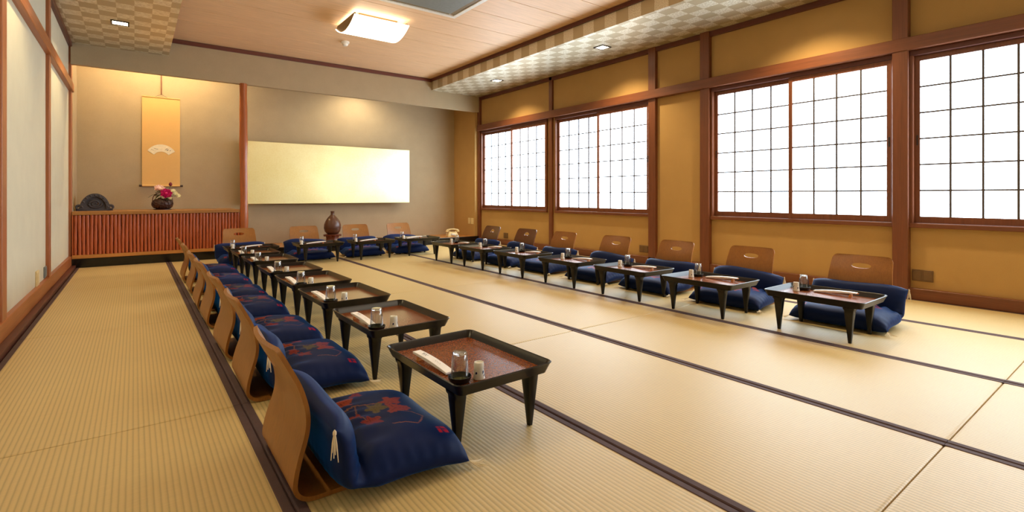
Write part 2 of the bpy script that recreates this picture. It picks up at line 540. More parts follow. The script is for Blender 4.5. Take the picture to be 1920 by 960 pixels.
def ceiling_lamp(x, y, label):
    t = thing('ceiling_lamp', label, 'ceiling lamp', (x, y, ZC), 0, 'curved acrylic ceiling lamps')
    MB().box(-0.22, 0.22, -0.2, 0.2, -0.045, 0.0).build('mounting_base', M['shade_end'], t, bevel=0.004)
    hx, hy = 0.31, 0.31
    outer = [(yy, -0.165 + 0.10 * (yy / hy) ** 2) for yy in np.linspace(-hy, hy, 25)]
    inner = [(yy, zz + 0.006) for yy, zz in reversed(outer)]
    sec = outer + inner
    MB().loft([[(xx, a, bb) for a, bb in sec] for xx in (-hx, hx)]).build('shade', M['lampshade'], t, smooth=True)
    for s in (-1, 1):
        e = [(yy, zz + 0.006) for yy, zz in outer] + [(hy - 0.03, -0.03), (-hy + 0.03, -0.03)]
        MB().loft([[(xx, a, bb) for a, bb in e] for xx in (s * (hx - 0.02), s * (hx - 0.012))]).build('end_panel', M['shade_end'], t)
    return t


ceiling_lamp(2.15, 5.50, 'lit curved white ceiling lamp between air conditioner and alcove beam')
ceiling_lamp(2.10, 1.55, 'lit curved white ceiling lamp over the middle of the mats, out of view')

# air conditioner, fire sensor ----------------------------------------
t = thing('ceiling_air_conditioner', 'grey and white cassette air conditioner set in the board ceiling', 'air conditioner', (2.31, 4.28, ZC))
f = MB(); R = 0.49
for a, bb, c, d in ((-R, R, -R, -R + 0.05), (-R, R, R - 0.05, R), (-R, -R + 0.05, -R + 0.05, R - 0.05), (R - 0.05, R, -R + 0.05, R - 0.05)):
    f.box(a, bb, c, d, -0.03, 0.0)
f.build('frame', M['white'], t, bevel=0.003)
for s in (-1, 1):
    MB().box(s * 0.405 - 0.025, s * 0.405 + 0.025, -0.40, 0.40, -0.024, -0.012).build('louvre', M['shade_end'], t, bevel=0.003)
    MB().box(-0.38, 0.38, s * 0.405 - 0.025, s * 0.405 + 0.025, -0.024, -0.012).build('louvre', M['shade_end'], t, bevel=0.003)
pn = MB().box(-0.375, 0.375, -0.375, 0.375, -0.036, -0.012).build('intake_panel', M['grill'], t, bevel=0.004)
MB().box(-0.35, 0.35, -0.35, 0.35, -0.012, -0.001).build('housing', M['grill'], t)
t = thing('fire_sensor', 'small round white sensor on the ceiling boards near the lamp', 'sensor', (2.15, 6.40, ZC))
MB().lathe([(0.05, 0), (0.05, -0.018), (0.042, -0.024)], 20).build('base', M['white'], t, smooth=True)
MB().lathe([(0.034, -0.02), (0.034, -0.042), (0.024, -0.054), (0.001, -0.056)], 20).build('sensing_head', M['white'], t, smooth=True)

# ------------------------------------------------------------------ alcove furniture
# log fronted cabinet
t = thing('log_fronted_cabinet', 'low alcove cabinet faced with upright red logs under a brown top', 'cabinet', (0.285, 7.60, 0.1))
X0, X1 = -0.855, 0.845
MB().box(X0, X1, 0.02, 0.72, 0.001, 0.50).build('body', M['dark'], t)
MB().box(X0, X1, -0.025, 0.74, 0.502, 0.542).build('top_board', M['cork'], t, bevel=0.004)
MB().box(X0, X1, -0.022, 0.03, 0.001, 0.042).build('bottom_rail', M['platform'], t, bevel=0.003)
MB().box(X0, X0 + 0.012, -0.02, 0.02, 0.043, 0.50).build('side_strip', M['log'], t)
lm = []
for v in range(3):
    b = MB(); rings = []
    for k in range(13):
        z = 0.043 + 0.457 * k / 12
        rr = 0.0168 + 0.0012 * math.sin(z * 19 + v * 2) + 0.0006 * math.sin(z * 57 + v)
        dx = 0.0018 * math.sin(z * 9 + v * 1.7)
        rings.append([(dx + rr * math.cos(a), rr * math.sin(a), z) for a in [2 * PI * i / 10 for i in range(10)]])
    b.loft(rings)
    kz = 0.15 + 0.11 * v
    b.lathe([(0.002, kz - 0.01), (0.006, kz), (0.002, kz + 0.01)], 6, (0.004 - 0.004 * v, -0.0145))
    lm.append(b.mesh('log', M['log'], smooth=True))
NL = 47
for i in range(NL):
    o = link('log', lm[rnd.randrange(3)], t)
    o.location = (X0 + 0.03 + (X1 - X0 - 0.045) * i / (NL - 1), 0.002, 0)

# hanging scroll
YS = YA - 0.012
t = thing('hanging_scroll', 'tall tan silk hanging scroll mounted with a small fan painting', 'scroll', (0.293, YS, 0.96))
b = MB(); rings = []
for k in range(16):
    z = 0.0 + 1.20 * k / 15
    w = 0.002 * math.sin(k * 0.9)
    rings.append([(-0.213, -0.002 + w, z), (0.213, -0.002 + w, z), (0.213, 0.002 + w, z), (-0.213, 0.002 + w, z)])
b.loft(rings).build('silk_mount', M['scroll'], t, smooth=True)
MB().tube([(-0.214, -0.005, 1.2), (0.214, -0.005, 1.2)], 0.007, 8).build('top_rod', M['scroll'], t)
rod = MB().tube([(-0.214, -0.016, 0), (0.214, -0.016, 0)], 0.013, 12).build('roller', M['scroll'], t, smooth=True)
for s in (-1, 1):
    MB().tube([(s * 0.212, -0.016, 0), (s * 0.245, -0.016, 0)], 0.014, 12).build('roller_end', M['bronze'], rod, smooth=True)
MB().box(-0.006, 0.006, -0.01, 0.0, 1.24, 1.72).build('hanging_rod', M['stand'], t, bevel=0.002)
MB().tube([(-0.07, -0.006, 1.205), (0, -0.008, 1.245), (0.07, -0.006, 1.205)], 0.002, 6).build('hanging_cord', M['bronze'], t)
b = MB(); inner = []; outer_ = []
cz = 0.33
for k in range(21):
    a = math.radians(32 + 116 * k / 20)
    inner.append((0.095 * math.cos(a), -0.0075, cz + 0.04 + 0.095 * math.sin(a)))
    outer_.append((0.182 * math.cos(a), -0.0075, cz + 0.04 + 0.182 * math.sin(a) * 1.06))
b.loft([inner, outer_], False, False, closed=False)
fanp = b.build('fan_painting', M['fan'], t)
inkb = MB()
for (x, z, l, a) in ((0.055, 0.50, 0.02, 0.9), (0.068, 0.485, 0.018, 0.3), (0.078, 0.495, 0.016, 1.3), (0.07, 0.505, 0.012, 2.2), (0.10, 0.482, 0.012, 0.5), (0.045, 0.488, 0.012, 1.2), (-0.06, 0.5, 0.05, 2.9), (-0.1, 0.485, 0.035, 2.7)):
    dx, dz = math.cos(a) * l / 2, math.sin(a) * l / 2
    wd = 0.0016 if x < 0 else 0.004
    inkb.loft([[(x - dx, -0.0085, z - dz - wd), (x + dx, -0.0085, z + dz - wd)], [(x - dx, -0.0085, z - dz + wd), (x + dx, -0.0085, z + dz + wd)]], False, False, closed=False)
inkb.build('ink_strokes', M['bronze'], fanp)

# gold panel
g = MB().box(1.265, 3.872, 8.155, 8.195, 0.704, 1.625).build('gold_panel', M['gold'], bevel=0.003)
tag(g, 'long gold leaf panel hung on the tan alcove wall', 'panel')

# roof tile ornament (bridge-end tile) on the cabinet
t = thing('roof_tile_ornament', 'dark grey carved roof tile ornament on the log cabinet', 'ornament', (-0.385, 7.92, 0.6425), 0.12)
t.scale = (1.1, 1.0, 1.0)


def arch(rx, rz, n=22, a0=0.0, a1=PI):
    return [(rx * math.cos(a0 + (a1 - a0) * k / n), rz * math.sin(a0 + (a1 - a0) * k / n)) for k in range(n + 1)]


b = MB()
sec = arch(0.125, 0.175)
b.loft([[(x, yy, z + 0.022) for x, z in sec] for yy in (-0.02, 0.12)])
b.box(-0.155, 0.155, -0.025, 0.13, 0, 0.024)
b.build('body', M['tile'], t, smooth=True)
b = MB()
o_ = arch(0.128, 0.19); i_ = arch(0.098, 0.152)
for a, c in zip(zip(o_, o_[1:]), zip(i_, i_[1:])):
    pass
rings = []
for (ox, oz), (ix, iz) in zip(o_, i_):
    rings.append([(ox, -0.05, oz + 0.02), (ix, -0.05, iz + 0.02), (ix, -0.015, iz + 0.02), (ox, -0.015, oz + 0.02)])
b.loft(rings).build('arched_rim', M['tile'], t, smooth=True)
b = MB()
for k in range(9):
    a = PI * (k + 0.5) / 9
    c0 = (0.113 * math.cos(a), -0.052, 0.02 + 0.171 * math.sin(a))
    b.lathe([(0.001, -0.01), (0.008, -0.006), (0.010, 0.0), (0.008, 0.006), (0.001, 0.01)], 8)
    for q in range(len(b.v) - 40, len(b.v)):
        x, y_, z = b.v[q]; b.v[q] = (x + c0[0], y_ + c0[1], z + c0[2])
b.build('bead_row', M['tile'], t, smooth=True)
for s in (-1, 1):
    path = []
    for k in range(22):
        a = k / 21 * 1.6 * 2 * PI
        r = 0.008 + 0.026 * k / 21
        path.append((s * (0.135 + r * math.cos(a) * 0.9), -0.035, 0.042 + r * math.sin(a)))
    MB().tube(path, [0.006 + 0.007 * k / 21 for k in range(22)], 8).build('side_scroll', M['tile'], t, smooth=True)
path = [((0.012 + 0.05 * k / 30) * math.cos(k * 0.42), -0.026, 0.085 + (0.012 + 0.04 * k / 30) * math.sin(k * 0.42)) for k in range(31)]
MB().tube(path, [0.007 + 0.006 * k / 30 for k in range(31)], 8).build('swirl_relief', M['tile'], t, smooth=True)

# flower basket
t = thing('flower_basket', 'dark woven basket of pink and white peonies on the log cabinet', 'flower basket', (0.292, 7.93, 0.6425))
MB().lathe([(0.098, 0.0), (0.098, 0.008), (0.06, 0.009)], 24).build('base_tray', M['basket'], t, smooth=True)
b = MB()
prof = [(0.072, 0.01), (0.098, 0.03), (0.114, 0.065), (0.112, 0.095), (0.09, 0.13), (0.07, 0.142)]
nseg = 40; rings = []
for k in range(25):
    u = k / 24 * (len(prof) - 1); i = min(int(u), len(prof) - 2); fr_ = u - i
    r = prof[i][0] * (1 - fr_) + prof[i + 1][0] * fr_; z = prof[i][1] * (1 - fr_) + prof[i + 1][1] * fr_
    rings.append([((r + 0.004 * math.sin(10 * a + k * 1.3) + 0.003 * math.sin(14 * a - k * 1.7)) * math.cos(a), (r + 0.004 * math.sin(10 * a + k * 1.3)) * math.sin(a), z) for a in [2 * PI * q / nseg for q in range(nseg)]])
b.loft(rings).build('woven_body', M['basket'], t, smooth=True)
for q in range(10):
    a0 = rnd.uniform(0, 2 * PI); tilt = rnd.uniform(-0.6, 0.6)
    path = []
    for k in range(9):
        zz = 0.02 + 0.115 * k / 8
        rr = np.interp(zz, [p[1] for p in prof], [p[0] for p in prof]) + 0.003
        a = a0 + tilt * k / 8 * 2
        path.append((rr * math.cos(a), rr * math.sin(a), zz))
    MB().tube(path, 0.0035, 6).build('cane_strand', M['basket'], t, smooth=True)
path = [(0.108 * math.cos(PI * k / 20) * 1.0, 0, 0.07 + 0.16 * math.sin(PI * k / 20) ** 0.55) for k in range(21)]
MB().tube(path, 0.005, 8).build('handle', M['stand'], t, smooth=True)


def bloom(ox, oy, oz, r, mat, name, rows=3, flat=0.8, tip=1.0):
    b = MB(); cx = cy = cz = 0.0
    for row in range(rows):
        cnt = 7 - row
        for q in range(cnt):
            a = 2 * PI * q / cnt + row * 0.5
            tilt = 0.25 + 0.45 * row
            R_ = r * (1 - 0.22 * row)
            vs = []; fs = []
            for u in range(5):
                for w in range(5):
                    lu = u / 4; lw = (w / 4 - 0.5)
                    wid = math.sin(PI * (0.12 + 0.80 * lu)) * 0.95
                    rad = R_ * lu; lx = lw * wid * R_
                    z = R_ * flat * (tilt * lu ** 1.4) + 0.25 * R_ * (lw * 2) ** 2 * lu + 0.05 * R_ * math.sin(w * 2.4 + q)
                    vs.append((cx + rad * math.cos(a) - lx * math.sin(a), cy + rad * math.sin(a) + lx * math.cos(a), cz + z))
            for u in range(4):
                for w in range(4):
                    i = u * 5 + w; fs.append((i, i + 1, i + 6, i + 5))
            b.add(vs, fs)
    b.lathe([(r * 0.25, cz + 0.1 * r), (r * 0.3, cz + 0.35 * r), (r * 0.12, cz + 0.55 * r)], 8, (cx, cy))
    o = b.build(name, mat, t, smooth='all')
    o.location = (ox, oy, oz); o.rotation_euler = (tip, 0, 0.2)
    return o


bloom(-0.035, -0.03, 0.262, 0.064, M['blush'], 'peony_bloom', 3, 0.8, 0.7)
bloom(0.03, -0.09, 0.205, 0.068, M['pink'], 'peony_bloom', 4, 0.8, 1.15)
for cx, cy, cz, r in ((0.095, -0.05, 0.235, 0.032), (0.13, -0.04, 0.21, 0.034), (0.165, -0.02, 0.18, 0.032), (0.075, -0.10, 0.15, 0.024), (0.115, -0.05, 0.245, 0.026)):
    bloom(cx, cy, cz, r, M['cream'], 'small_bloom', 2)
MB().lathe([(0.003, 0.305), (0.018, 0.318), (0.021, 0.333), (0.012, 0.352), (0.002, 0.36)], 10, (0.085, 0.0)).build('peony_bud', M['bud'], t, smooth=True)
for pth in ([(0, 0, 0.1), (-0.02, -0.01, 0.18), (-0.035, -0.03, 0.262)], [(0.01, 0, 0.1), (0.05, 0, 0.22), (0.085, 0, 0.31)], [(0, 0, 0.1), (0.08, -0.01, 0.18), (0.165, 0, 0.175)], [(0.01, -0.02, 0.1), (0.02, -0.05, 0.15), (0.03, -0.088, 0.205)]):
    MB().tube(pth, 0.003, 6).build('stem', M['leafg'], t, smooth=True)
for q in range(22):
    a = rnd.uniform(0, 2 * PI); r0 = rnd.uniform(0.02, 0.06); L_ = rnd.uniform(0.06, 0.10); z0 = rnd.uniform(0.13, 0.24)
    up_ = rnd.uniform(-0.2, 0.5)
    vs = []; fs = []
    for k in range(6):
        u = k / 5; wd = 0.017 * math.sin(PI * min(1, 0.06 + u * 0.94)) + 0.0006
        d = r0 + L_ * u; zz = z0 + L_ * (up_ * u - 0.5 * u * u)
        for s in (-1, 0, 1):
            vs.append((d * math.cos(a) - s * wd * math.sin(a), d * math.sin(a) + s * wd * math.cos(a), zz - (0.004 if s == 0 else 0)))
    for k in range(5):
        for s in range(2):
            i = k * 3 + s; fs.append((i, i + 1, i + 4, i + 3))
    MB().add(vs, fs).build('leaf', M['leafg'], t, smooth='all')

# vase on carved stand
t = thing('vase_stand', 'carved reddish wood stand under the brown vase', 'stand', (2.462, 7.92, 0.098))
MB().lathe([(0.125, 0.108), (0.135, 0.118), (0.135, 0.126), (0.12, 0.13)], 28).build('top_plate', M['stand'], t, smooth=True)
b = MB(); rings = []
for r, z in ((0.118, 0.108), (0.096, 0.095), (0.09, 0.07), (0.096, 0.035), (0.115, 0.012), (0.118, 0.0)):
    rings.append([((r + 0.006 * math.cos(8 * a)) * math.cos(a), (r + 0.006 * math.cos(8 * a)) * math.sin(a), z) for a in [2 * PI * q / 48 for q in range(48)]])
b.loft(rings).build('carved_body', M['stand'], t, smooth=True)
for q in range(12):
    a = 2 * PI * q / 12
    b = MB().lathe([(0.001, -0.012), (0.012, -0.006), (0.013, 0.004), (0.002, 0.012)], 8)
    o = b.build('carved_petal', M['stand'], t, smooth=True); o.location = (0.122 * math.cos(a), 0.122 * math.sin(a), 0.108)
t = thing('vase', 'brown glazed bottle vase with slim neck before the gold panel', 'vase', (2.462, 7.92, 0.2285))
MB().lathe([(0.07, 0), (0.082, 0.004), (0.115, 0.045), (0.128, 0.10), (0.124, 0.15), (0.104, 0.205), (0.072, 0.255), (0.042, 0.285), (0.028, 0.30), (0.026, 0.318), (0.028, 0.345), (0.033, 0.352), (0.031, 0.356), (0.022, 0.350), (0.02, 0.30)], 36).build('body', M['vase'], t, smooth=True)
MB().lathe([(0.1285, 0.092), (0.1298, 0.095), (0.1285, 0.098)], 36, cap0=False, cap1=False).build('glaze_line', M['basket'], t, smooth=True)

# telephone ----------------------------------------------------------
t = thing('telephone', 'old ivory desk telephone on the alcove platform', 'telephone', (4.56, 7.84, 0.098), -0.35)
t.scale = (0.9, 0.9, 0.82)
MB().loft([rrect(0.11, 0.095, 0.025, 0.0), rrect(0.11, 0.095, 0.025, 0.025), rrect(0.085, 0.07, 0.02, 0.075), rrect(0.075, 0.045, 0.02, 0.095)]).build('body', M['ivory'], t, smooth=True)
b = MB().lathe([(0.05, 0.0), (0.05, 0.012), (0.02, 0.014)], 24)
o = b.build('dial', M['white'], t, smooth=True); o.location = (0, -0.07, 0.052); o.rotation_euler = (0.62, 0, 0)
for q in range(10):
    a = 2 * PI * q / 12 + 0.6
    h = MB().lathe([(0.0075, 0.0125), (0.0075, 0.0145)], 8, (0.036 * math.cos(a), 0.036 * math.sin(a)))
    h.build('finger_hole', M['bronze'], o)
for s in (-1, 1):
    MB().box(s * 0.06 - 0.012, s * 0.06 + 0.012, -0.02, 0.02, 0.09, 0.115).build('cradle', M['ivory'], t, bevel=0.004)
path = [(-0.115, 0, 0.118), (-0.10, 0, 0.135), (-0.06, 0, 0.15), (0, 0, 0.156), (0.06, 0, 0.15), (0.10, 0, 0.135), (0.115, 0, 0.118)]
hs = MB().tube(path, [0.02, 0.022, 0.015, 0.013, 0.015, 0.022, 0.02], 12).build('handset', M['ivory'], t, smooth=True)
for s in (-1, 1):
    MB().lathe([(0.026, 0.095), (0.03, 0.10), (0.028, 0.122), (0.015, 0.132)], 16, (s * 0.108, 0)).build('ear_cap', M['ivory'], hs, smooth=True)
MB().tube([(-0.115, 0.0, 0.1), (-0.13, -0.03, 0.04), (-0.14, -0.05, 0.006), (-0.12, 0.02, 0.006), (-0.09, 0.06, 0.012)], 0.004, 6).build('cord', M['ivory'], t, smooth=True)


# wall plates --------------------------------------------------------
def plate(x, y0, y1, z0, z1, s, name, label, mat, n=2, mat2=None):
    t = thing(name, label, 'wall plate', (x, (y0 + y1) / 2, z0))
    w, h = (y1 - y0) / 2, z1 - z0
    xs = sorted((0, s * 0.009)); MB().box(xs[0], xs[1], -w, w, 0, h).build('face_plate', mat, t, bevel=0.002)
    for k in range(n):
        c = -w + (k + 0.5) * 2 * w / n
        xs = sorted((s * 0.009, s * 0.012))
        MB().box(xs[0], xs[1], c - w / n * 0.8, c + w / n * 0.8, h * 0.12, h * 0.88).build('insert', mat2 or mat, t, bevel=0.001)
    return t


plate(4.90, 7.67, 7.75, 0.31, 0.42, -1, 'wall_switch', 'ivory switch plate on the alcove return, closest to the corner post', M['ivory'], 1)
plate(4.90, 7.77, 7.85, 0.31, 0.42, -1, 'wall_switch', 'ivory switch plate on the alcove return, farther from the corner post', M['ivory'], 1)
plate(5.0, 6.76, 6.88, 0.11, 0.20, -1, 'wall_outlet', 'brown outlet plate under the window nearest the alcove', M['plate'])
plate(5.0, 3.885, 4.02, 0.13, 0.215, -1, 'wall_outlet', 'brown outlet plate beside the post under the second window', M['plate'])
plate(5.0, 1.16, 1.295, 0.145, 0.235, -1, 'wall_outlet', 'brown double outlet plate beside the broad post', M['plate'])
plate(XL - 0.02, 5.20, 5.33, 0.13, 0.25, 1, 'wall_outlet', 'cream outlet plate low on the cream wall', M['ivory'])
plate(XL - 0.02, 5.63, 5.74, 0.145, 0.235, 1, 'wall_outlet', 'grey jack plate low on the cream wall beside the timber post', M['grill'], 1)

# ------------------------------------------------------------------ place settings
# local frame: the guest sits at -X and looks along +X; the tray is 0.40 deep and 0.55 wide
HX, HY, ZT = 0.200, 0.275, 0.212


def make_table():
    t = thing('tray_table', '', 'table')
    b = MB()
    r = 0.03
    b.loft([rrect(HX - 0.026, HY - 0.026, r * 0.6, 0.199), rrect(HX - 0.018, HY - 0.018, r * 0.7, 0.201), rrect(HX - 0.004, HY - 0.004, r, 0.232),
            rrect(HX, HY, r, 0.238), rrect(HX - 0.003, HY - 0.003, r, 0.2405), rrect(HX - 0.007, HY - 0.007, r, 0.238), rrect(HX - 0.020, HY - 0.020, r * 0.7, 0.2125), rrect(HX - 0.024, HY - 0.024, r * 0.6, 0.2085)])
    b.build('tray', M['black'], t, smooth=True)
    MB().loft([rrect(HX - 0.0225, HY - 0.0225, r * 0.6, 0.206), rrect(HX - 0.0225, HY - 0.0225, r * 0.6, ZT)]).build('tray_panel', M['tray'], t)
    lb = MB()
    rings = []
    for z, h in ((0.199, 0.031), (0.190, 0.029), (0.183, 0.0245), (0.165, 0.0230), (0.08, 0.0150), (0.0, 0.0080)):
        rings.append(rrect(h, h, h * 0.35, z, 2))
    lm_ = lb.loft(rings).mesh('leg', M['black'], smooth=True)
    for sx in (-1, 1):
        for sy in (-1, 1):
            o = link('leg', lm_, t); o.location = (sx * 0.152, sy * 0.192, 0)
    return t


def make_sleeve():
    t = thing('chopstick_sleeve', '', 'chopsticks')
    b = MB(); rings = []
    for k in range(7):
        u = k / 6; yy = -0.115 + 0.235 * u; z = 0.003 + 0.017 * u
        h = 0.0125 * math.sin(PI * (0.12 + 0.76 * u)) ** 0.6
        rings.append([(-0.0165, yy, z), (0.0165, yy, z), (0.0165, yy, z + h), (-0.0165, yy, z + h)])
    sl = b.loft(rings).build('paper_sleeve', M['paper'], t, bevel=0.0008)
    k_ = MB()
    for (yy, xx, l, w) in ((0.065, -0.003, 0.010, 0.0012), (0.068, 0.003, 0.008, 0.0012), (0.058, 0.0, 0.009, 0.0012), (0.052, 0.004, 0.007, 0.001), (0.045, -0.002, 0.008, 0.001), (0.04, 0.003, 0.006, 0.001), (-0.02, 0.0, 0.006, 0.0007), (-0.03, 0.001, 0.006, 0.0007), (-0.04, -0.001, 0.006, 0.0007), (-0.05, 0.0, 0.005, 0.0007)):
        zz = 0.003 + 0.017 * ((yy + 0.115) / 0.235) + 0.0130
        k_.add([(xx - l / 2, yy - w, zz), (xx + l / 2, yy - w + 0.002, zz), (xx + l / 2, yy + w + 0.002, zz + 0.0002), (xx - l / 2, yy + w, zz + 0.0002)], [(0, 1, 2, 3)])
    k_.build('printed_characters', M['ink'], sl)
    for s in (-1, 1):
        MB().tube([(s * 0.006, 0.05, 0.0168), (s * 0.006, 0.128, 0.0215)], 0.0030, 6).build('chopstick', M['bamboo'], t, smooth=True)
    MB().loft([rrect(0.016, 0.008, 0.004, 0.0), rrect(0.014, 0.006, 0.004, 0.013)]).build('chopstick_rest', M['bamboo'], t, smooth=True).location = (0, 0.088, 0)
    return t


def make_glass():
    t = thing('drinking_glass', '', 'glass')
    o = [(0.0298, 0.0), (0.0285, 0.03), (0.0265, 0.065), (0.0245, 0.088), (0.0225, 0.094), (0.0, 0.0945)]
    i = [(0.0, 0.084), (0.019, 0.083), (0.0225, 0.078), (0.0248, 0.06), (0.0268, 0.03), (0.0280, 0.0)]
    MB().lathe(o + i + [o[0]], 28, cap0=False, cap1=False).build('tumbler', M['glass'], t, smooth=True)
    MB().lathe([(0.0, 0.0845), (0.0185, 0.0843), (0.0222, 0.0875), (0.0212, 0.0925), (0.0, 0.0935)], 24, cap0=False, cap1=False).build('thick_base', M['glassbase'], t, smooth=True)
    return t


def make_bowl():
    t = thing('small_dish', '', 'dish')
    MB().lathe([(0.028, 0.0), (0.033, 0.002), (0.0375, 0.012), (0.039, 0.020), (0.0375, 0.020), (0.035, 0.012), (0.031, 0.0045)], 28, cap1=False).build('lacquer_bowl', M['black'], t, smooth=True)
    MB().lathe([(0.0312, 0.0035), (0.0312, 0.0048)], 28).build('inner_base', M['olive'], t)
    return t


def make_cup():
    t = thing('sake_cup', '', 'cup')
    MB().lathe([(0.0195, 0.0), (0.0205, 0.002), (0.0180, 0.014), (0.0168, 0.03), (0.0168, 0.052), (0.0155, 0.055), (0.0125, 0.055), (0.0118, 0.052), (0.0, 0.052)], 24, cap1=False).build('cup_body', M['ceram'], t, smooth=True)
    for q, (a0, z0, sz) in enumerate(((-0.9, 0.024, 1.0), (-0.7, 0.013, 0.8), (-0.55, 0.034, 0.5), (2.2, 0.024, 1.0), (2.45, 0.013, 0.8), (2.6, 0.034, 0.5), (0.7, 0.02, 0.9), (-2.4, 0.022, 0.9))):
        vs = []; c = 8
        for k in range(c):
            an = 2 * PI * k / c
            a = a0 + 0.22 * sz * math.cos(an) * (1 + 0.3 * math.cos(3 * an + q)); z = z0 + 0.0055 * sz * math.sin(an) * (1 + 0.3 * math.sin(2 * an + q))
            rr = np.interp(z, [0.002, 0.014, 0.03, 0.052], [0.0205, 0.018, 0.0168, 0.0168]) + 0.0004
            vs.append((rr * math.cos(a), rr * math.sin(a), z))
        MB().add(vs, [tuple(range(c))]).build('painted_leaf', M['cobalt'], t)
    return t


# legless chair -------------------------------------------------------
PROF = [(0.36, 0.0075), (0.28, 0.0075), (0.18, 0.0075), (0.08, 0.0075), (0.035, 0.0085), (0.008, 0.018), (-0.008, 0.040), (-0.006, 0.075), (0.006, 0.125), (0.019, 0.185), (0.017, 0.235), (0.000, 0.29), (-0.026, 0.345), (-0.060, 0.412)]


def catmull(pts, per=5):
    out = []
    P = [Vector((2 * pts[0][0] - pts[1][0], 2 * pts[0][1] - pts[1][1]))] + [Vector(p) for p in pts] + [Vector((2 * pts[-1][0] - pts[-2][0], 2 * pts[-1][1] - pts[-2][1]))]
    for i in range(1, len(P) - 2):
        for k in range(per):
            t_ = k / per
            a, b, c, d = P[i - 1], P[i], P[i + 1], P[i + 2]
            out.append(0.5 * ((2 * b) + (c - a) * t_ + (2 * a - 5 * b + 4 * c - d) * t_ ** 2 + (3 * b - a - 3 * c + d) * t_ ** 3))
    out.append(P[-2])
    return out


def sheet(path, width, depth_curve, th, nu=16):
    """bent board: path of (x, z), half width per point, gentle hollow across"""
    b = MB(); n_ = len(path); top = []; bot = []
    for k, p in enumerate(path):
        d = (path[min(k + 1, n_ - 1)] - path[max(k - 1, 0)]).normalized()
        nrm = Vector((d.y, -d.x))
        for lst, off in ((top, th / 2), (bot, -th / 2)):
            row = []
            for u in range(nu + 1):
                q = 2 * u / nu - 1
                hol = depth_curve(p.y) * (q * q)
                pp = p + nrm * off
                row.append((pp.x + hol, q * width(k), pp.y))
            lst.append(row)
    rings = []
    for k in range(n_):
        rings.append(top[k] + list(reversed(bot[k])))
    b.loft(rings)
    return b


def make_chair_meshes(fan, mat):
    path = catmull(PROF)
    split = next(i for i, p in enumerate(path) if p.y > 0.03 and p.x < 0.01)
    total = len(path)

    def hw(k):
        p = path[k]
        if p.y < 0.02 and p.x > 0.02:
            w = 0.205 - 0.015 * max(0, (p.x - 0.2)) / 0.16
            e = (0.36 - p.x)
            if e < 0.03: w -= 0.03 - math.sqrt(max(0, 0.03 ** 2 - (0.03 - e) ** 2))
        else:
            w = 0.205 - 0.028 * min(1, p.y / 0.40)
            e = 0.412 - p.y
            if e < 0.032: w -= 0.032 - math.sqrt(max(0, 0.032 ** 2 - (0.032 - e) ** 2))
        return w
    hol = lambda z: 0.016 * max(0.0, min(1.0, (z - 0.12) / 0.2))
    # finer rows at the rounded top
    extra = [path[-2].lerp(path[-1], f) for f in (0.3, 0.55, 0.75, 0.88, 0.96)]
    path = path[:-1] + extra + [path[-1]]
    back = path[split:]
    seat = path[:split + 1]
    bm_ = sheet(back, lambda k: hw(k + split), hol, 0.012).mesh('backrest', mat, smooth=True)
    sm_ = sheet(seat, hw, hol, 0.012).mesh('seat_board', mat, smooth=True)
    # hand hole
    zc = 0.345
    cut = MB()
    if fan:
        pts = []
        for k in range(11):
            a = math.radians(35 + 110 * k / 10); pts.append((0.062 * math.cos(a), zc - 0.03 + 0.058 * math.sin(a)))
        for k in range(11):
            a = math.radians(145 - 110 * k / 10); pts.append((0.028 * math.cos(a), zc - 0.03 + 0.024 * math.sin(a)))
    else:
        pts = []
        for k in range(24):
            a = 2 * PI * k / 24
            pts.append((0.058 * math.copysign(abs(math.cos(a)) ** 0.85, math.cos(a)), zc + 0.0165 * math.copysign(abs(math.sin(a)) ** 0.85, math.sin(a))))
    cut.loft([[(xx, yy, zz) for yy, zz in pts] for xx in (-0.1, 0.1)])
    co = cut.build('cutter')
    bo = link('tmp_back', bm_)
    md = bo.modifiers.new('hole', 'BOOLEAN'); md.object = co; md.operation = 'DIFFERENCE'; md.solver = 'EXACT'
    dg = bpy.context.evaluated_depsgraph_get(); dg.update()
    res = bpy.data.meshes.new_from_object(bo.evaluated_get(dg))
    res.name = 'backrest'
    for f in res.polygons: f.use_smooth = True
    res.set_sharp_from_angle(angle=math.radians(38))
    bpy.data.objects.remove(bo); bpy.data.objects.remove(co)
    return res, sm_


CH = make_chair_meshes(False, M['ply'])
CHD = make_chair_meshes(True, M['plyd'])


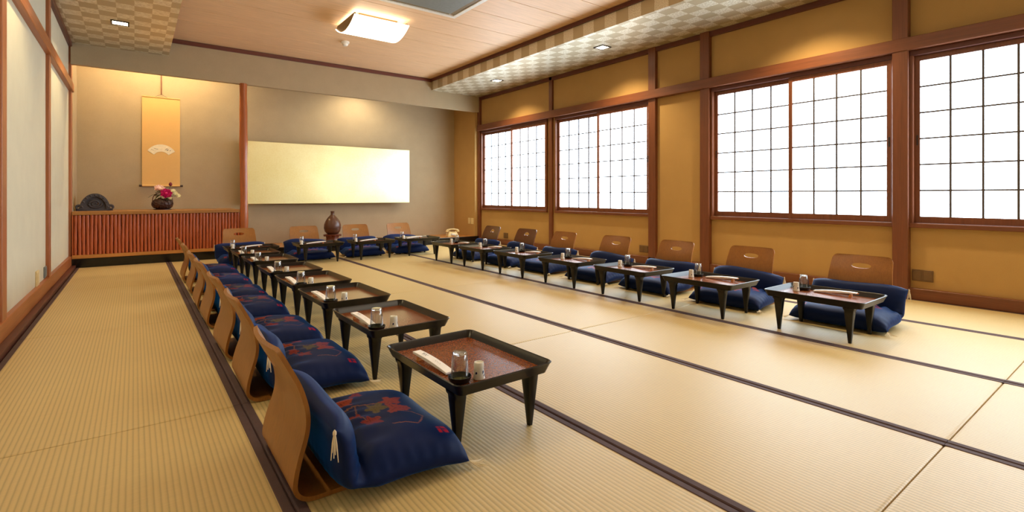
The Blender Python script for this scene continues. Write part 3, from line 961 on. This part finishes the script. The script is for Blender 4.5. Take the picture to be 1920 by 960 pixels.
# zabuton folded over seat and back -----------------------------------
def cushion_mesh(seed):
    rs = random.Random(seed)
    NS, NTT = 190, 150
    ctrl = [(0.445, 0.024), (0.425, 0.031), (0.38, 0.043), (0.31, 0.049), (0.22, 0.050), (0.16, 0.051), (0.12, 0.054), (0.092, 0.068), (0.080, 0.10), (0.077, 0.135), (0.073, 0.17), (0.065, 0.205), (0.053, 0.230), (0.045, 0.243)]
    path = catmull(ctrl, 12)
    # resample evenly
    P = np.array([(p.x, p.y) for p in path]); seg = np.hypot(*np.diff(P, axis=0).T); L = np.concatenate([[0], np.cumsum(seg)])
    S = np.linspace(0, L[-1], NS)
    px = np.interp(S, L, P[:, 0]); pz = np.interp(S, L, P[:, 1])
    dx = np.gradient(px, S); dz = np.gradient(pz, S); dn = np.hypot(dx, dz)
    nx, nz = dz / dn, -dx / dn            # normal on the upper / inner side
    T = np.linspace(-1, 1, NTT)
    u = S / L[-1]
    ua = 0.60                              # where the bend sits
    thick = np.where(u < ua, 0.105, 0.078) 
    bend = np.exp(-((u - ua) / 0.06) ** 2)
    thick = 0.118 + (0.086 - 0.118) / (1 + np.exp(-(u - 0.63) * 26)) - 0.040 * bend
    end = (1 - np.abs(2 * u - 1) ** 8) ** 0.5
    edge = (1 - np.abs(T) ** 5.0) ** 0.55
    V = np.zeros((2, NS, NTT, 3)); half = 0.275
    ph = [rs.uniform(0, 6.28) for _ in range(8)]
    TT, UU = np.meshgrid(T, u)
    # narrow waist at the fold, slightly bowed sides and ears at the corners
    hw = half * (1 - 0.022 * np.sin(PI * np.clip(u, 0, 1)) - 0.03 * bend)
    fold = 0.0055 * np.sin(TT * 24 + ph[0] + 3 * np.sin(TT * 3 + ph[1])) * np.exp(-((UU - 0.50) / 0.11) ** 2)
    fold += 0.0022 * np.sin(TT * 40 + ph[2]) * np.exp(-((UU - 0.66) / 0.08) ** 2)
    fold += 0.0030 * np.sin(TT * 5 + UU * 9 + ph[3]) * np.sin(UU * 14 + ph[4])
    pucker = 0.002 * np.sin(UU * 90 + ph[5]) * np.exp(-((1 - np.abs(TT)) / 0.08))
    thk = thick[:, None] * end[:, None] * edge[None, :]
    mask = np.clip(thk / 0.05, 0, 1)
    for s, k in ((0, 0.66), (1, -0.34)):
        off = k * thk + (fold + pucker) * mask * (1 if s == 0 else 0.25)
        V[s, :, :, 0] = px[:, None] + nx[:, None] * off
        V[s, :, :, 1] = TT * hw[:, None] + 0.004 * np.sin(UU * 9 + ph[6])
        V[s, :, :, 2] = pz[:, None] + nz[:, None] * off
    # drooping top edge of the upright part
    V[:, :, :, 2] += (np.clip((UU - 0.75) / 0.25, 0, 1) * (0.010 * np.sin(TT * 2.6 + ph[7]) - 0.026 * TT ** 4))[None]
    V[:, :, :, 2] = np.maximum(V[:, :, :, 2], 0.0145)
    verts = V.reshape(-1, 3)
    faces = []
    idx = np.arange(NS * NTT).reshape(NS, NTT)
    a = idx[:-1, :-1].ravel(); b_ = idx[:-1, 1:].ravel(); c = idx[1:, 1:].ravel(); d = idx[1:, :-1].ravel()
    f0 = np.stack([a, b_, c, d], 1); f1 = np.stack([d, c, b_, a], 1) + NS * NTT
    m = bpy.data.meshes.new('cushion')
    m.from_pydata(verts.tolist(), [], np.concatenate([f0, f1]).tolist())
    # printed autumn leaves, vine and seal
    X, Y = V[0, :, :, 0].ravel(), V[0, :, :, 1].ravel()
    colr = np.tile(np.array(srgb(8, 28, 74)), (2 * NS * NTT, 1))
    flat = np.concatenate([(UU.ravel() < 0.56), np.zeros(NS * NTT, bool)])
    XX = np.concatenate([X, X]); YY = np.concatenate([Y, Y])

    def paint(mk, c_): colr[mk & flat] = c_

    def leaf(cx, cy, r, ang, c_, k=5):
        ddx, ddy = XX - cx, YY - cy
        th = np.arctan2(ddy, ddx) - ang; rho = np.hypot(ddx, ddy)
        R_ = r * (0.70 + 0.20 * np.cos(k * th) + 0.16 * np.cos(th) + 0.05 * np.cos(13 * th))
        inside = rho < R_
        vein = np.abs(np.sin(th * k / 2)) * rho < 0.0016
        paint(inside, c_)
        paint(inside & vein & (rho < 0.85 * R_), mul(c_, 0.45))

    def line(pts, w, c_):
        for (x0, y0), (x1, y1) in zip(pts, pts[1:]):
            vx, vy = x1 - x0, y1 - y0
            tt = np.clip(((XX - x0) * vx + (YY - y0) * vy) / (vx * vx + vy * vy), 0, 1)
            paint(np.hypot(XX - x0 - tt * vx, YY - y0 - tt * vy) < w, c_)
    red = srgb(136, 54, 30); red2 = srgb(122, 38, 30); ol = srgb(92, 80, 34); vine = srgb(120, 78, 60)
    line([(0.16, 0.06), (0.22, 0.075), (0.30, 0.06), (0.36, 0.04)], 0.0022, vine)
    line([(0.22, 0.07), (0.20, 0.0), (0.22, -0.06)], 0.0020, vine)
    line([(0.30, -0.02), (0.36, -0.06), (0.38, -0.10), (0.36, -0.13), (0.34, -0.15), (0.31, -0.13), (0.27, -0.12)], 0.0019, srgb(140, 84, 56))
    leaf(0.190, 0.120, 0.046, 0.4, red)
    leaf(0.255, 0.165, 0.028, 1.2, red2, 3)
    leaf(0.270, 0.030, 0.045, -0.5, ol)
    leaf(0.330, 0.052, 0.045, 0.3, red)
    leaf(0.325, -0.012, 0.046, -0.4, red, 3)
    leaf(0.200, -0.010, 0.028, 2.4, red2)
    leaf(0.225, -0.055, 0.040, -0.9, red2)
    leaf(0.155, 0.050, 0.020, 2.0, red, 3)
    # seal mark near the front corner
    sx_, sy_ = XX - 0.392, YY + 0.205
    bx = (np.abs(sx_) < 0.016) & (np.abs(sy_) < 0.015)
    gap = (np.abs(sx_ + 0.002) < 0.0022) | ((np.abs(sy_) < 0.002) & (sx_ > 0)) | ((np.abs(sy_ - 0.007) < 0.0018) & (sx_ < -0.006))
    paint(bx & ~gap, srgb(170, 22, 34))
    at = m.color_attributes.new('print', 'FLOAT_COLOR', 'POINT')
    at.data.foreach_set('color', np.concatenate([colr, np.ones((len(colr), 1))], 1).ravel())
    bm = bmesh.new(); bm.from_mesh(m)
    bmesh.ops.remove_doubles(bm, verts=bm.verts, dist=0.0004)
    bmesh.ops.recalc_face_normals(bm, faces=bm.faces)
    bm.to_mesh(m); bm.free()
    m.shade_smooth()
    m.materials.append(M['silk'])
    corners = [V[0, 0, 0], V[0, 0, -1], V[0, -1, 0], V[0, -1, -1]]
    return m, [tuple(c) for c in corners]


def tassel_mesh():
    b = MB()
    for q in range(6):
        a = q * 1.05; r = 0.006 + 0.003 * (q % 3)
        L_ = 0.05 + 0.012 * (q % 3)
        b.tube([(0, 0, 0), (r * 0.6 * math.cos(a), r * 0.6 * math.sin(a), -L_ * 0.4), (r * math.cos(a), r * math.sin(a), -L_)], [0.0022, 0.0018, 0.0012], 5)
    b.lathe([(0.0015, 0.006), (0.005, 0.0), (0.005, -0.006), (0.002, -0.010)], 8)
    return b.mesh('tassel', M['tassel'], smooth=True)


def floor_tassel_mesh():
    b = MB()
    for q in range(6):
        a = -0.5 + q * 0.2
        L_ = 0.035 + 0.01 * (q % 3)
        b.tube([(0, 0, 0), (L_ * 0.5 * math.cos(a), L_ * 0.5 * math.sin(a), -0.006), (L_ * math.cos(a * 1.3), L_ * math.sin(a * 1.3), -0.010)], [0.0022, 0.0018, 0.0012], 5)
    return b.mesh('tassel', M['tassel'], smooth=True)


CUSH = [cushion_mesh(1), cushion_mesh(5)]
TAS, FTAS = tassel_mesh(), floor_tassel_mesh()


def make_cushion(k):
    t = thing('floor_cushion', '', 'cushion')
    m, cs = CUSH[k]
    link('folded_pad', m, t)
    for i, c in enumerate(cs):
        o = link('tassel', FTAS if i < 2 else TAS, t)
        if i < 2:
            o.location = (c[0] + 0.001, c[1], c[2]); o.rotation_euler = (0, 0, -0.6 if c[1] < 0 else 0.6)
        else:
            o.location = (c[0] - 0.002, c[1] + (-0.002 if c[1] < 0 else 0.002), c[2])
    return t


def make_chair(ms):
    t = thing('legless_chair', '', 'chair')
    link('backrest', ms[0], t); link('seat_board', ms[1], t)
    return t


PROTO = {'table': make_table(), 'sleeve': make_sleeve(), 'glass': make_glass(), 'dish': make_bowl(), 'cup': make_cup(),
         'chair': make_chair(CH), 'chaird': make_chair(CHD), 'cushion': make_cushion(0), 'cushion2': make_cushion(1)}
USED = set()


def put(kind, loc, rz, label, group):
    p = PROTO[kind]
    if kind in USED: p = copy_tree(p)
    else: USED.add(kind)
    p.location = loc; p.rotation_euler = (0, 0, rz)
    return tag(p, label, None, group)


ORD = ['first', 'second', 'third', 'fourth', 'fifth', 'sixth', 'seventh']
rows = {
    # table centre, chair origin (rear foot of the backrest), turn
    'cream': [((0.985, 1.600), (0.350, 1.610)), ((1.015, 2.370), (0.370, 2.415)), ((1.020, 3.075), (0.370, 3.045)), ((1.022, 3.745), (0.370, 3.800)),
              ((1.020, 4.408), (0.370, 4.365)), ((1.025, 5.200), (0.380, 5.085)), ((1.025, 5.913), (0.382, 5.840))],
    'window': [((3.350, 1.303), (3.962, 1.313)), ((3.295, 2.030), (3.930, 2.065)), ((3.295, 2.720), (3.915, 2.750)), ((3.270, 3.425), (3.895, 3.445)),
               ((3.250, 4.140), (3.875, 4.190)), ((3.225, 4.820), (3.850, 4.850)), ((3.220, 5.490), (3.840, 5.580))],
    'alcove': [((1.085, 6.490), (1.050, 7.080)), ((1.845, 6.510), (1.825, 7.080)), ((2.520, 6.470), (2.520, 7.060)), ((3.205, 6.500), (3.170, 7.050))],
}
TURN = {'cream': 0.0, 'window': PI, 'alcove': -PI / 2}
WHERE = {'cream': 'row along the cream wall', 'window': 'row along the windows', 'alcove': 'row before the alcoves'}


def rot(v, a): return (v[0] * math.cos(a) - v[1] * math.sin(a), v[0] * math.sin(a) + v[1] * math.cos(a))


for key, lst in rows.items():
    tr = TURN[key]
    for i, (tc, cc) in enumerate(lst):
        if key == 'alcove':
            where = '%s from the cream wall, alcove row' % ORD[i]
        else:
            where = '%s from the alcove, %s row' % (ORD[6 - i], {'cream': 'cream wall', 'window': 'window'}[key])
        g = WHERE[key]
        jit = rnd.uniform(-0.02, 0.02)
        tz = tr + jit * 0.6
        at_ = lambda lx, ly: tuple(np.add(tc, rot((lx, ly), tz)))
        put('table', (*tc, 0.0), tz, 'black tray table with vermilion top, ' + where, 'tray tables in the ' + g)
        j = lambda: rnd.uniform(-0.006, 0.006)
        gx, gy = -0.128 + j(), -0.168 + j()
        put('dish', (*at_(gx, gy), ZT + 0.0005), tz, 'small black dish under a glass, ' + where, 'black dishes in the ' + g)
        put('glass', (*at_(gx, gy), ZT + 0.0056), tz, 'upturned clear tumbler, ' + where, 'tumblers in the ' + g)
        put('cup', (*at_(-0.060 + j(), -0.182 + j()), ZT + 0.0005), tz + rnd.uniform(-0.5, 0.5), 'white sake cup with blue leaves, ' + where, 'sake cups in the ' + g)
        put('sleeve', (*at_(-0.128 + j(), 0.012 + j()), ZT + 0.0005), tz + rnd.uniform(-0.05, 0.05), 'white paper chopstick sleeve, ' + where, 'chopstick sleeves in the ' + g)
        dark = key == 'window' and i >= 5
        cz_ = tr + rnd.uniform(-0.035, 0.035)
        put('chaird' if dark else 'chair', (*cc, 0.0), cz_, ('dark bent plywood floor chair with fan cutout, ' if dark else 'honey bent plywood floor chair, ') + where, 'legless chairs in the ' + g)
        cu = (cc[0] + (0.012 if i == 0 else 0.0), cc[1] - (0.045 if i == 0 else 0.03)) if key == 'cream' else cc
        put('cushion' if i % 2 == 0 else 'cushion2', (*cu, 0.0), cz_ + rnd.uniform(-0.02, 0.02), 'navy leaf print floor cushion, ' + where, 'floor cushions in the ' + g)
